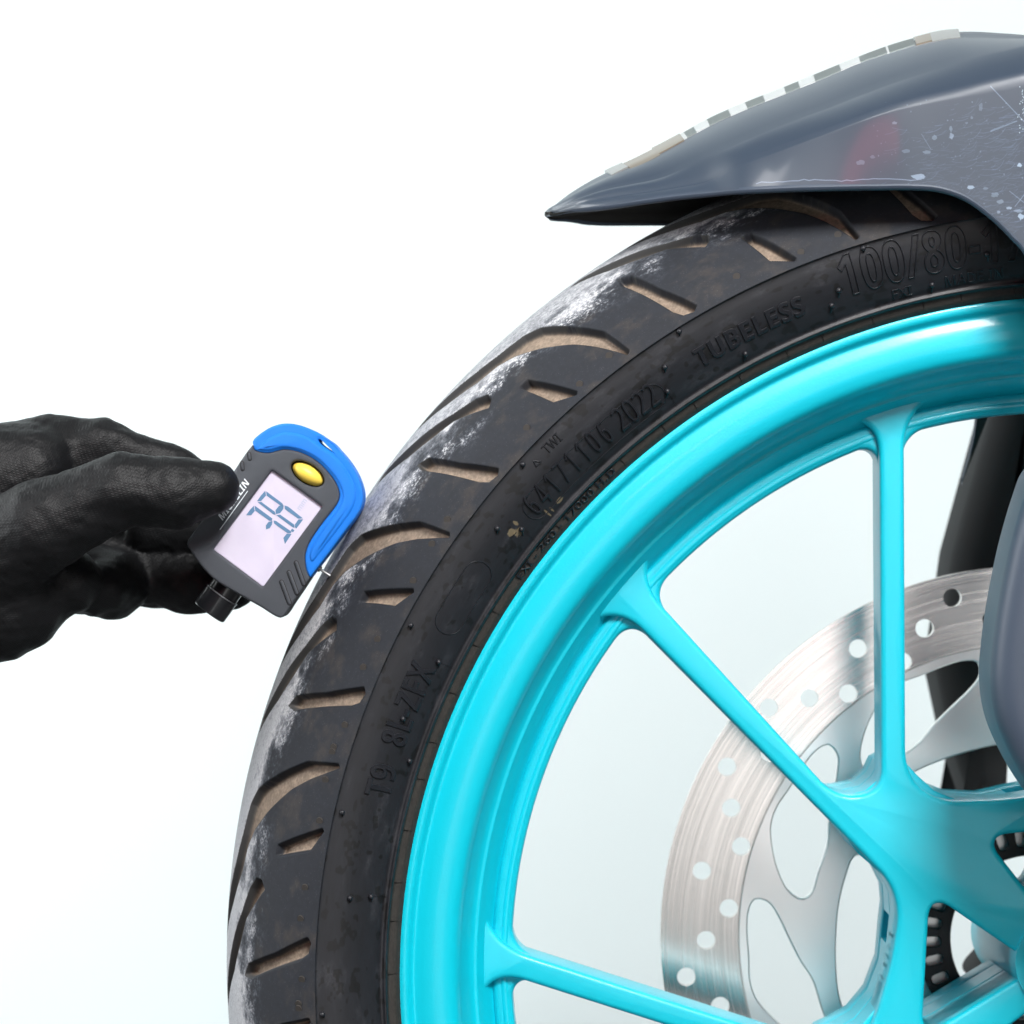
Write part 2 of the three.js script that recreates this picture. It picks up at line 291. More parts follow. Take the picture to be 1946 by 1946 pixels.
letters(join([solidText(font, 'TUBELESS', 122.0, 112.6, 0.2429, 0.2474, 0.00045), outlineText(font, 'TUBELESS', 122.0, 112.6, 0.2429, 0.2474, 0.00022, 0.0006)]));
letters(outlineText(font, '100/80-17', 109.2, 94.6, 0.2432, 0.2531, 0.00035, 0.0005));
letters(solidText(fontR, 'FXI', 105.5, 103.9, 0.2378, 0.2400, 0.00035));
letters(solidText(fontR, 'MADE IN', 101.1, 96.4, 0.2379, 0.2403, 0.00035));
letters(join([solidText(fontR, '6 4 1 7 1 1 0 6', 139.6, 130.9, 0.2411, 0.2466, 0.0006), solidText(fontR, '2022', 130.0, 126.1, 0.2408, 0.2466, 0.0007)]));
{ // thin capsule outline round the mould number, the empty one below it, the wear-mark triangle
  const caps = (r0, r1, th0, th1) => { const h = (r1 - r0) / 2, len = Math.abs(th1 - th0) * rad * 0.244, pts = []; for (let k = 0; k <= 12; k++) { const a = Math.PI / 2 + k / 12 * Math.PI; pts.push(new THREE.Vector2(h + h * Math.cos(a), h + h * Math.sin(a))); } for (let k = 0; k <= 12; k++) { const a = -Math.PI / 2 + k / 12 * Math.PI; pts.push(new THREE.Vector2(len - h + h * Math.cos(a), h + h * Math.sin(a))); } return onSide(ridgeStrip(pts, 0.00022, 0.00025), th0, th1, r0, 0, len); };
  part('mould_outline', caps(0.2393, 0.2482, 140.2, 125.5), reliefMat, tyre);
  part('mould_outline', caps(0.2405, 0.2500, 151.6, 145.2), reliefMat, tyre);
  const tri = [[0, 0], [0.0024, 0], [0.0008, 0.0021]].map((p) => new THREE.Vector2(...p));
  part('wear_mark', join([onSide(ridgeStrip(tri, 0.00028, 0.0004), 136.9, 136.35, 0.2524, 0, 0.0024), solidText(fontR, 'TWI', 135.6, 134.0, 0.2526, 0.2549, 0.0003)]), reliefMat, tyre);
}
letters(join([solidText(font, 'T9', 165.4, 162.9, 0.2416, 0.2477, 0.0005), solidText(font, '8L-ZFX', 161.2, 154.4, 0.2416, 0.2477, 0.0005)]));
letters(solidText(fontR, 'EXI - 260 - 17000 H.D', 144.6, 132.6, 0.2322, 0.2337, 0.00035, 0.0003));
const nubG = (() => { const b = new THREE.SphereGeometry(0.00095, 12, 8); b.translate(0, 0, 0.0009); const s = new THREE.CylinderGeometry(0.00028, 0.00035, 0.0022, 8); s.translate(0, -0.0012, 0); s.rotateX(0.9); s.translate(0.0002, -0.0008, 0.0004); return join([b, s]); })();
const nubMat = std({ color: lin(0.009, 0.01, 0.014), roughness: 0.5 });
for (const [th, r, line] of [[173.6, 0.2484], [173.42, 0.2416, 1], [159.04, 0.2454], [162.14, 0.2386, 1], [167.2, 0.2557], [152.19, 0.2559], [153.82, 0.242, 1], [142.44, 0.249], [141.33, 0.2424, 1], [137.45, 0.2563], [122.06, 0.257], [124.43, 0.2497], [125.3, 0.2425, 1], [118.36, 0.2394, 1], [109.62, 0.2461], [110.5, 0.2422, 1], [106.93, 0.2568], [102.23, 0.2394, 1], [97.65, 0.2461], [182.45, 0.2562], [93.5, 0.243], [190, 0.2484]]) {
  const m = part('rubber_nub', nubG, nubMat, tyre); m.position.set(...polar(th, r, zSide(r) - 0.0001)); m.rotation.z = (R0() - 0.5) * 0.5;
  if (line) part('mould_line', onSide(ridgeStrip([new THREE.Vector2(0, 0), new THREE.Vector2(0, r - 0.2362)], 0.00016, 0.0002, false), th, th, 0.2362, 0, 1), reliefMat, tyre);
}
for (let k = 0; k < 26; k++) { const th = 91 + k * 4.02 + (k % 3) * 0.4; part('mould_line', onSide(ridgeStrip([new THREE.Vector2(0, 0), new THREE.Vector2(0, 0.0028)], 0.00018, 0.0003, false), th, th, 0.2316, 0, 1, 0.0001), reliefMat, tyre); }
{ // vent dimples: small moulded discs along the shoulder
  const g = new THREE.CylinderGeometry(0.0012, 0.0013, 0.0005, 18); g.rotateX(Math.PI / 2);
  const mm = std({ color: lin(0.03, 0.026, 0.023), roughness: 0.8 });
  for (const [o, a] of [[0.9, 62], [3.9, 63.5], [8.9, 62], [11.2, 61.5], [15.6, 63], [17.4, 61.5], [-1.2, 61.5]]) for (let k = -1; k < 4; k++) {
    if (k < 1 && (o > 11 || o < 0)) continue;
    const th = TIP + o + k * PITCH + 0.6, d = groove(th, a); if (d < 0.0018) continue;
    const m = part('vent_stub', g, mm, tyre), c = Math.cos(a * rad), s = Math.sin(a * rad), r = RC + RT * c; m.position.set(r * Math.cos(th * rad), r * Math.sin(th * rad), RT * s);
    m.lookAt(m.position.clone().add(new THREE.Vector3(c * Math.cos(th * rad), c * Math.sin(th * rad), s)));
  }
}
// -- cyan cast wheel
const paintTex = dataTex(512, 512, (u, v, x, y) => { const q = 0.5 + 0.5 * (fbm(u * 220, v * 220, 2) - 0.5) + 0.25 * (hsh(x, y) - 0.5); return [q, q, q]; }, false);
const cyan = phy({ color: lin(0.0, 0.52, 0.65), roughness: 0.38, clearcoat: 0.3, clearcoatRoughness: 0.14, bumpMap: paintTex, bumpScale: 0.00006 });
const RIMF = [[0.2325, 0.0335], [0.2316, 0.0352], [0.2306, 0.0363], [0.2292, 0.0366], [0.2278, 0.0360], [0.2268, 0.0346], [0.2260, 0.0340], [0.2248, 0.0343], [0.2220, 0.0350], [0.2190, 0.0352], [0.2155, 0.0346], [0.2125, 0.0330], [0.2107, 0.0300], [0.2098, 0.0250], [0.2085, 0.0205], [0.2070, 0.0176], [0.2054, 0.0162], [0.2048, 0.0163], [0.2041, 0.0152], [0.2018, 0.0112], [0.2000, 0.0078], [0.1987, 0.0064], [0.1976, 0.0072], [0.1962, 0.0088], [0.1947, 0.0090], [0.1934, 0.0076], [0.1926, 0.0050], [0.1924, 0]];
const rimProf = smoothProf([...RIMF, ...RIMF.slice(0, -1).reverse().map(([r, z]) => [r, -z])], 0.0006);
const rimUV = (th, r, j) => [th / 30, j * 0.006];
const rim = bp('wheel_rim', flip(revolve(rimProf, 900, 0, 360, rimUV)), cyan);
// outlines of the openings in the spoke web, measured on its front face
const FZ = 0.012, f2 = (px, py, t) => { const p = M(px, py, FZ); return [p[0], p[1], t ? t / 5449 : 0]; };
const hit = (a, b, R) => { // where the line a-b, going from b to a, meets the circle of radius R
  const dx = a[0] - b[0], dy = a[1] - b[1], A = dx * dx + dy * dy, B = b[0] * dx + b[1] * dy, C = b[0] * b[0] + b[1] * b[1] - R * R, t = (-B + Math.sqrt(B * B - A * C)) / A; return [b[0] + dx * t, b[1] + dy * t]; };
const arc = (p, q, R, n) => { let a = Math.atan2(p[1], p[0]), b = Math.atan2(q[1], q[0]); if (b - a > Math.PI) b -= TAU; if (a - b > Math.PI) b += TAU; return Array.from({ length: n - 1 }, (_, k) => { const t = lerp(a, b, (k + 1) / n); return [R * Math.cos(t), R * Math.sin(t), 0]; }); };
const vL = [f2(1672, 1000), f2(1674, 1440)], vR = [f2(1719, 1000), f2(1720, 1400)], dU = [f2(1269, 1164), f2(1543, 1466)], dD = [f2(1246, 1228), f2(1506, 1504)];
function wide(R, t1) { // as wideWin, with a dense arc: corners rounded by hand on the arc's tangents
  const vr = rotP(vR, 72), A = hit(vr[0], vr[1], R), B = hit(dD[0], dD[1], R), D = rotP([f2(1722, 1526)], 72)[0];
  return cornered([[A, t1, R], [B, t1], [f2(1712, 1697), 0.011], [f2(1699, 1815), 0.03], [D, 0.019]]);
}
function vee(R, t1) { const A = hit(dU[0], dU[1], R), B = hit(vL[0], vL[1], R); return cornered([[A, t1, R], [B, t1], [f2(1676, 1507), 0.0085], [f2(1588, 1515), 0.0075]]); }
// corners [point, cut-back, radius of the arc to the next corner or nothing for a straight side]
function cornered(cs) {
  const N = cs.length, out = [], sides = [];
  for (let i = 0; i < N; i++) { const [p, , R] = cs[i], q = cs[(i + 1) % N][0], pts = [p]; const n = 60; if (R) pts.push(...arc(p, q, R, n)); else for (let k = 1; k < n; k++) pts.push([lerp(p[0], q[0], k / n), lerp(p[1], q[1], k / n)]); pts.push(q); sides.push(pts); }
  const along = (pts, d) => { let s = 0; for (let k = 1; k < pts.length; k++) { const L = Math.hypot(pts[k][0] - pts[k - 1][0], pts[k][1] - pts[k - 1][1]); if (s + L >= d) { const t = (d - s) / L; return [[lerp(pts[k - 1][0], pts[k][0], t), lerp(pts[k - 1][1], pts[k][1], t)], k]; } s += L; } return [pts[pts.length - 1], pts.length - 1]; };
  const len = (pts) => { let s = 0; for (let k = 1; k < pts.length; k++) s += Math.hypot(pts[k][0] - pts[k - 1][0], pts[k][1] - pts[k - 1][1]); return s; };
  for (let i = 0; i < N; i++) {
    const c = cs[i], prev = sides[(i + N - 1) % N], next = sides[i], cut = Math.min(c[1], len(prev) * 0.49, len(next) * 0.49);
    const [s] = along(prev.slice().reverse(), cut), [e, ke] = along(next, cut), w = 0.85, n = 14;
    for (let k = 0; k <= n; k++) { const t = k / n, A = (1 - t) ** 2, B = 2 * t * (1 - t) * w, C = t * t, S = A + B + C; out.push([(A * s[0] + B * c[0][0] + C * e[0]) / S, (A * s[1] + B * c[0][1] + C * e[1]) / S]); }
    const nc = cs[(i + 1) % N], stop = len(next) - Math.min(nc[1], len(next) * 0.49, len(sides[(i + 1) % N]) * 0.49); let d = 0;
    for (let k = 1; k < next.length - 1; k++) { d += Math.hypot(next[k][0] - next[k - 1][0], next[k][1] - next[k - 1][1]); if (k >= ke && d > cut + 0.0008 && d < stop - 0.0008 && k % (c[2] ? 2 : 6) === 0) out.push([next[k][0], next[k][1]]); }
  }
  // even steps, so that rounding the edges stays clean
  const L = out.map((p, i) => Math.hypot(out[(i + 1) % out.length][0] - p[0], out[(i + 1) % out.length][1] - p[1])), total = L.reduce((x, y) => x + y, 0), m = Math.round(total / 0.0011), even = [];
  for (let k = 0, i = 0, s0 = 0; k < m; k++) { const d = k / m * total; while (s0 + L[i] < d) s0 += L[i++]; const t = (d - s0) / L[i], p = out[i], q = out[(i + 1) % out.length]; even.push([lerp(p[0], q[0], t), lerp(p[1], q[1], t)]); }
  return even;
}
const innerA = cornered([[f2(1768, 1698), 0.009], [f2(1752, 1972), 0.008], [f2(1972, 1838), 0.007]]);
const innerB = cornered([[f2(1872, 1590), 0.0085], [f2(1975, 1722), 0.006], [f2(2060, 1570), 0.008]]);
const ccw = (p) => (area(p) < 0 ? p.slice().reverse() : p);
const five = (p) => [0, 1, 2, 3, 4].map((k) => rotP(p, -72 * k));
const inner = [innerA, innerB, ...[2, 3, 4].map((k) => rotP(innerA, -72 * k))];
part('spoke_web', plate(circle(0.2085, 240), [...five(wide(0.2042, 0.0175)), ...five(vee(0.2042, 0.017)), ...inner].map(ccw), -0.009, FZ, 0.0019, 4, 50), cyan, rim);
part('spoke_flange', plate(circle(0.1995, 240), [...five(wide(0.1926, 0.0085)), ...five(vee(0.1926, 0.0085)), ...inner].map(ccw), -0.0062, 0.0086, 0.0022, 4, 50), cyan, rim);
{ // the deep hub ring behind the front face, with a pocket in each side
  const seg = [[1895, 1527], [1830, 1524], [1779, 1504], [1744, 1472], [1726, 1452], [1702, 1446], [1682, 1456], [1670, 1482], [1645, 1504], [1607, 1512], [1584, 1512], [1576, 1524], [1582, 1556], [1631, 1624], [1682, 1669], [1702, 1710], [1705, 1746], [1700, 1790]];
  const ring = [0, 1, 2, 3, 4].flatMap((k) => rotP(seg.map((p) => f2(...p)), 72 * k)).map((p) => [p[0] * 0.992, p[1] * 0.992]);
  const rest = [...seg.slice(0, -1), [1705, 1757], [1745, 1758], [1742, 1812], [1699, 1813]];
  const mid = [0, 1, 2, 3, 4].flatMap((k) => rotP(rest.map((p) => f2(...p)), 72 * k)).map((p) => [p[0] * 0.992, p[1] * 0.992]);
  const hs = inner.map(ccw);
  part('hub_ring', join([plate(ccw(ring), hs, -0.011, 0.006, 0.0006, 1), plate(ccw(mid), hs, -0.026, -0.0112, 0.0004, 1), plate(ccw(ring), hs, -0.038, -0.0262, 0.001, 2)]), cyan, rim);
  const bore = new THREE.CylinderGeometry(0.017, 0.02, 0.075, 48, 1); bore.rotateX(Math.PI / 2); bore.translate(0, 0, -0.024);
  part('hub', bore, cyan, rim);
  const seal = new THREE.CylinderGeometry(0.0135, 0.0135, 0.012, 48); seal.rotateX(Math.PI / 2); seal.translate(0, 0, 0.014);
  part('bearing_seal', seal, std({ color: lin(0.012, 0.012, 0.014), roughness: 0.4 }), rim);
  const tap = new THREE.CylinderGeometry(0.0026, 0.0026, 0.004, 20); tap.rotateX(Math.PI / 2); tap.translate(...M(1858, 1901, -0.0385));
  part('bolt_hole', tap, std({ color: lin(0.004, 0.004, 0.005), roughness: 0.8 }), rim);
}
// -- brake disc
const DZ = -0.05, d2 = (zx, zy) => { const p = M(1246 + zx / 2.1557, 1050 + zy / 2.1557, DZ); return [p[0], p[1]]; };
const splinePts = (pts, n = 60) => new THREE.CatmullRomCurve3(pts.map((p) => new THREE.Vector3(p[0], p[1], 0)), true, 'centripetal').getSpacedPoints(n).slice(0, -1).map((p) => [p.x, p.y]);
const steel = phy({ color: lin(0.87, 0.85, 0.84), metalness: 1, roughness: 0.33, anisotropy: 0.8, anisotropyRotation: Math.PI / 2 });
const cast = phy({ color: lin(0.82, 0.805, 0.79), metalness: 1, roughness: 0.4 });
const brushTex = dataTex(64, 1024, (u, v, x, y) => { const n = 0.75 + 0.2 * (fbm(u * 2 + y * 7.7, v * 900, 2) - 0.5) + 0.3 * (fbm(3, v * 160, 2) - 0.5); return [n, n, n]; }, false);
const brushCol = dataTex(64, 1024, (u, v, x, y) => { const n = 0.93 + 0.07 * (fbm(u * 3 + y * 3.3, v * 700, 2) - 0.5) + 0.12 * (fbm(7, v * 120, 2) - 0.5); return [n, n * 0.988, n * 0.978]; });
steel.roughnessMap = brushTex; steel.map = brushCol; steel.bumpMap = brushTex; steel.bumpScale = 0.000015;
const polarUV = (g) => { const p = g.attributes.position, uv = new Float32Array(p.count * 2); for (let i = 0; i < p.count; i++) { const x = p.getX(i), y = p.getY(i); uv[2 * i] = Math.atan2(y, x) / TAU * 20; uv[2 * i + 1] = Math.hypot(x, y) * 20; } for (let i = 0; i < p.count; i += 3) { const m = Math.max(uv[2 * i], uv[2 * i + 2], uv[2 * i + 4]); for (let k = 0; k < 3; k++) if (m - uv[2 * (i + k)] > 10) uv[2 * (i + k)] += 20; } g.setAttribute('uv', new THREE.BufferAttribute(uv, 2)); return g; };
{
  const rows = [0.1180, 0.1287, 0.1206, 0.1122, 0.1242, 0.1123, 0.1203, 0.1286], sect = [];
  for (let k = 0; k < 60; k++) { // sixty sectors, one drilled hole in each
    const r = rows[k % 8], at = (q, R) => { const t = (96.9 + 6 * (k - 0.5 + q)) * rad; return [R * Math.cos(t) * 1000, R * Math.sin(t) * 1000]; }, th = (96.9 + 6 * k) * rad;
    const sh = shapeOf([...Array.from({ length: 9 }, (_, i) => at(i / 8, 0.1372)), ...Array.from({ length: 9 }, (_, i) => at(1 - i / 8, 0.1085))]);
    sh.holes.push(pathOf(circle(3.45, 26, r * 1000 * Math.cos(th), r * 1000 * Math.sin(th))));
    sect.push(new THREE.ExtrudeGeometry(sh, { depth: 4, bevelEnabled: false }));
  }
  const ringG = creased(join(sect), 40 * rad).scale(0.001, 0.001, 0.001).translate(0, 0, DZ - 0.004);
  const track = part('brake_disc', polarUV(ringG), steel, bike); track.position.y = H;
  const tearA = splinePts([[700, 795], [650, 822], [600, 885], [545, 975], [490, 1060], [470, 1130], [474, 1200], [500, 1310], [545, 1395], [600, 1428], [636, 1405], [662, 1320], [700, 1205], [705, 1110], [722, 1000], [738, 905], [738, 835]].map((p) => d2(...p)));
  const openC = splinePts([[818, 1243], [780, 1330], [752, 1440], [741, 1560], [741, 1700], [757, 1830], [800, 1915], [850, 1925], [960, 1850], [1060, 1700], [1060, 1500], [960, 1330], [880, 1250]].map((p) => d2(...p)));
  const carrier = [...Array.from({ length: 10 }, (_, k) => rotP(tearA, 36 * k - 0.5)), ...five(openC)];
  const hs = carrier.filter((p) => p.every((q) => Math.hypot(q[0], q[1]) < 0.1082)).map(ccw);
  part('disc_carrier', plate(circle(0.1084, 160), [...hs, ccw(circle(0.030, 60))], DZ - 0.0042, DZ - 0.0003, 0.0005, 1), cast, track);
  const slots = Array.from({ length: 34 }, (_, k) => rotP(rounded([[0.0342, -0.0018, 0.0015], [0.0405, -0.0018, 0.0015], [0.0405, 0.0018, 0.0015], [0.0342, 0.0018, 0.0015]], 4), k * 360 / 34 + 2));
  const abs_ = part('sensor_ring', plate(circle(0.0428, 100), [ccw(circle(0.0305, 80)), ...slots.map(ccw)], -0.0455, -0.043, 0.0004, 1), std({ color: lin(0.008, 0.008, 0.009), roughness: 0.45, metalness: 0.2 }), bike); abs_.position.y = H;
}
// -- fork leg behind the disc: tapers to the axle clamp
{
  const black = std({ color: lin(0.0035, 0.0035, 0.004), roughness: 0.85 });
  const Z = -0.115, q = (px, py) => { const p = M(px, py, Z); return [p[0], p[1]]; };
  const leg = plate(ccw([q(1932, 560), q(1873, 780), q(1799, 1050), q(1768, 1270), q(1800, 1420), q(1838, 1530), q(1850, 1560), q(1862, 1540), q(1898, 1420), q(1985, 1180), q(2060, 900), q(2120, 560)]), [], Z - 0.03, Z + 0.022, 0.012, 6, 60);
  bp('fork_leg', leg, black);
  const Zc = -0.082, c = (px, py) => { const p = M(px, py, Zc); return [p[0], p[1]]; };
  bp('axle_clamp', plate(ccw(rounded([[...c(1905, 1772), 0.004], [...c(1838, 1846), 0.004], [...c(1850, 1868), 0.004], [...c(1960, 1850), 0.004], [...c(1960, 1740), 0.004]])), [], Zc - 0.02, Zc + 0.012, 0.003, 3, 60), black);
  const axle = new THREE.CylinderGeometry(0.009, 0.009, 0.2, 32); axle.rotateX(Math.PI / 2); axle.translate(0, 0, -0.01);
  bp('axle', axle, std({ color: lin(0.02, 0.02, 0.022), roughness: 0.4, metalness: 0.6 }));
}
// -- front fender: guide lines crown / strip edge / band / crease / lower edge, each [px, py], plus half width
const FEN = [ // crown x,y   strip x,y    band x,y    crease x,y   lower x,y   half width
  [1036, 408, 1036, 409, 1036.5, 410, 1037, 411, 1038, 412, 0.0008],
  [1042, 399, 1043, 401, 1045, 404, 1048, 406, 1051, 408, 0.0085],
  [1056, 388, 1060, 390, 1067, 394, 1074, 397, 1080, 400, 0.0155],
  [1082, 367, 1090, 370, 1100, 378, 1108, 385, 1115, 394, 0.0225],
  [1118, 344, 1130, 348, 1148, 361, 1160, 375, 1166, 387, 0.029],
  [1160, 322, 1172, 329, 1196, 351, 1215, 368, 1222, 378, 0.0355],
  [1215, 297, 1228, 305, 1258, 337, 1280, 358, 1288, 369, 0.0425],
  [1290, 258, 1298, 268, 1322, 308, 1345, 344, 1350, 363, 0.0495],
  [1352, 224, 1358, 236, 1382, 281, 1400, 314, 1410, 359, 0.0565],
  [1421, 194, 1426, 206, 1446, 253, 1462, 290, 1475, 356.5, 0.059],
  [1490, 167, 1494, 179, 1512, 227, 1525, 265, 1540, 355, 0.061],
  [1560, 138, 1564, 151, 1580, 202, 1590, 240, 1605, 354, 0.0625],
  [1627, 111, 1631, 122, 1646, 176, 1655, 215.5, 1670, 353.3, 0.064],
  [1690, 87.5, 1694, 101, 1706, 154, 1712, 197.5, 1728, 353, 0.065],
  [1750, 70, 1754, 83, 1764, 135, 1770, 183.5, 1783, 357, 0.0655],
  [1797, 59.5, 1801, 73, 1810, 121, 1815, 173.5, 1833, 373.5, 0.066],
  [1850, 57.5, 1853, 71, 1860, 106, 1865, 160.5, 1882, 408, 0.0665],
  [1900, 60, 1902, 74, 1908, 95, 1911, 150, 1921, 446, 0.067],
  [1950, 64, 1952, 78, 1955, 86, 1957, 139, 1948, 478, 0.0675],
  [2010, 73, 2010, 87, 2010, 96, 2010, 130, 1975, 545, 0.068],
  [2080, 90, 2080, 104, 2080, 114, 2075, 135, 1990, 650, 0.069],
  [2160, 118, 2160, 132, 2160, 142, 2150, 165, 1988, 780, 0.070],
  [2250, 160, 2250, 174, 2250, 185, 2240, 210, 1960, 905, 0.071],
];
const fen = curve(FEN);
function fenGuides(u) {                             // seven world points across the near half, from crown to lower edge
  const g = fen(u), w = g[10], k = clamp(w / 0.05);
  return [M(g[0], g[1], 0.002 * k), M(g[2], g[3], Math.min(0.0135, w * 0.33)), M(g[4], g[5], w * 0.74), M(g[6], g[7], w * lerp(0.91, 0.985, sstep(7, 13, u))), M(g[8], g[9], w)];
}
function fenSection(u) {                            // dense points, near lower edge to far lower edge
  const [c, s, b, e, l] = fenGuides(u), out = [];
  const mix = (a, d, t) => a.map((q, i) => lerp(q, d[i], t));
  const bow = (a, d, t, k) => { const p = mix(a, d, t), o = 4 * t * (1 - t) * k; return [p[0], p[1] + o, p[2] + o * 0.5]; };
  for (const t of [0, 0.04, 0.1, 0.2, 0.32, 0.45, 0.58, 0.7, 0.82, 0.92]) out.push(bow(l, e, t, 0.0003));
  const d1 = 0.0011 / Math.max(0.002, Math.hypot(e[0] - l[0], e[1] - l[1], e[2] - l[2])), d2_ = 0.0011 / Math.max(0.002, Math.hypot(e[0] - b[0], e[1] - b[1], e[2] - b[2]));
  out.push(mix(e, l, Math.min(0.06, d1)), mix(e, b, Math.min(0.06, d2_)));
  for (const t of [0.12, 0.3, 0.5, 0.7, 0.88]) out.push(bow(e, b, t, 0.0008));
  for (const t of [0, 0.15, 0.3, 0.45, 0.6, 0.75, 0.9]) out.push(bow(b, s, t, 0.0012));
  for (const t of [0, 0.35, 0.7]) out.push(bow(s, c, t, 0.0002));
  const half = out.slice(); out.push(...half.reverse().map((p) => [p[0], p[1], -p[2]]));
  return out;
}
const NF = 176, fenRows = Array.from({ length: NF + 1 }, (_, i) => fenSection(i / NF * (FEN.length - 1))), NS = fenRows[0].length - 1;
const fenUV = (p) => [(p[0] + 0.19) / 0.24, (p[1] - 0.19) / 0.16];
const fenTex = (() => {
  const W = 2048, Hh = 1365, cv = document.createElement('canvas'); cv.width = W; cv.height = Hh; const c = cv.getContext('2d'), r = rng(5);
  c.fillStyle = 'rgb(49,60,74)'; c.fillRect(0, 0, W, Hh);
  const at = (px, py) => { const p = M(px, py, 0.064), [u, v] = fenUV(p); return [u * W, (1 - v) * Hh]; };
  const k = W / 0.24 / 5700;                        // canvas pixels per photograph pixel
  // fine rubbed scratches on the lower side
  for (let i = 0; i < 900; i++) { const x = 1660 + r() ** 0.6 * 330, y = 200 + r() * 250; if (y < 300 - (x - 1500) * 0.2 && r() < 0.75) continue; const [a, b] = at(x, y), L = (6 + 26 * r()) * k, an = -0.25 + (r() - 0.5) * 0.9; c.strokeStyle = `rgba(130,160,200,${0.05 + 0.12 * r()})`; c.lineWidth = (0.5 + r()) * k; c.beginPath(); c.moveTo(a, b); c.quadraticCurveTo(a + L * 0.5, b + (r() - 0.4) * L * 0.3, a + L * Math.cos(an), b + L * Math.sin(an)); c.stroke(); }
  // long scratches
  for (const [x0, y0, x1, y1, w, o] of [[1880, 165, 1958, 250, 1.6, 0.5], [1905, 240, 1880, 250, 1.2, 0.3], [1880, 252, 1930, 232, 2, 0.4], [1750, 255, 1768, 285, 1.2, 0.3], [1925, 395, 1960, 350, 1.6, 0.45], [1915, 365, 1948, 392, 1.4, 0.4]]) { c.strokeStyle = `rgba(160,185,215,${o * 0.8})`; c.lineWidth = w * k; c.beginPath(); c.moveTo(...at(x0, y0)); c.lineTo(...at(x1, y1)); c.stroke(); }
  // paint and lime spots
  const spot = (x, y, rx, ry, col) => { const [a, b] = at(x, y); c.fillStyle = col; c.beginPath(); for (let q = 0; q < 14; q++) { const an = q / 14 * TAU, m = 0.7 + 0.5 * r(); c.lineTo(a + rx * k * m * Math.cos(an), b + ry * k * m * Math.sin(an)); } c.fill(); };
  for (const [x, y, a, b, o] of [[1745, 337, 16, 5, 0.8], [1842, 358, 7, 4, 0.9], [1934, 316, 4.5, 4, 1], [1937, 414, 6, 6, 1], [1914, 397, 5, 3, 0.8], [1932, 403, 9, 3, 0.6], [1898, 385, 6, 4, 0.5], [1775, 262, 5, 5, 0.4], [1807, 260, 4.5, 6, 0.6], [1806, 246, 3, 6, 0.4], [1700, 234, 5, 3, 0.45], [1636, 308, 8, 5, 0.35], [1658, 298, 5, 3, 0.3], [1720, 288, 8, 4, 0.35], [1760, 290, 8, 3, 0.4], [1895, 405, 3, 3, 0.6], [1910, 460, 4, 3, 0.5], [1862, 205, 4, 8, 0.3], [1845, 225, 3, 3, 0.35], [1835, 235, 3, 2, 0.3], [1870, 360, 5, 3, 0.35], [1888, 372, 8, 5, 0.4]]) spot(x, y, a, b, `rgba(180,203,224,${o * 0.6})`);
  for (let i = 0; i < 150; i++) spot(1650 + r() * 320, 190 + r() * 300, 0.6 + 1.3 * r(), 0.6 + 1.2 * r(), `rgba(160,186,212,${0.08 + 0.2 * r()})`);
  for (let i = 0; i < 40; i++) spot(1930 + r() * 22, 165 + i * 2.3, 0.9, 1.3, 'rgba(205,230,238,0.7)');
  c.strokeStyle = 'rgba(150,165,190,0.6)'; c.lineWidth = 1.5 * k; c.beginPath(); c.moveTo(...at(1440, 345)); for (let x = 1450; x < 1760; x += 10) c.lineTo(...at(x, 341 - 3 * Math.sin(x * 0.05) * r())); c.stroke();
  const t = new THREE.CanvasTexture(cv); t.colorSpace = THREE.SRGBColorSpace; return t;
})();
const slate = phy({ map: fenTex, roughness: 0.46, clearcoat: 0.32, clearcoatRoughness: 0.12 });
const slatePlain = phy({ color: lin(0.038, 0.054, 0.082), roughness: 0.55, clearcoat: 0.15, clearcoatRoughness: 0.35 });
const fenderIn = std({ color: lin(0.02, 0.018, 0.016), roughness: 0.8 });
const outer = grid(NF, NS, (i, j) => { const p = fenRows[i][j]; return [...p, ...fenUV(p)]; });
const nrm = outer.attributes.normal, sgn = nrm.getY(Math.floor(NS / 2) * (NF + 1) + 60) > 0 ? 1 : -1;
if (sgn < 0) flip(outer);
const fender = bp('front_fender', outer, slate);
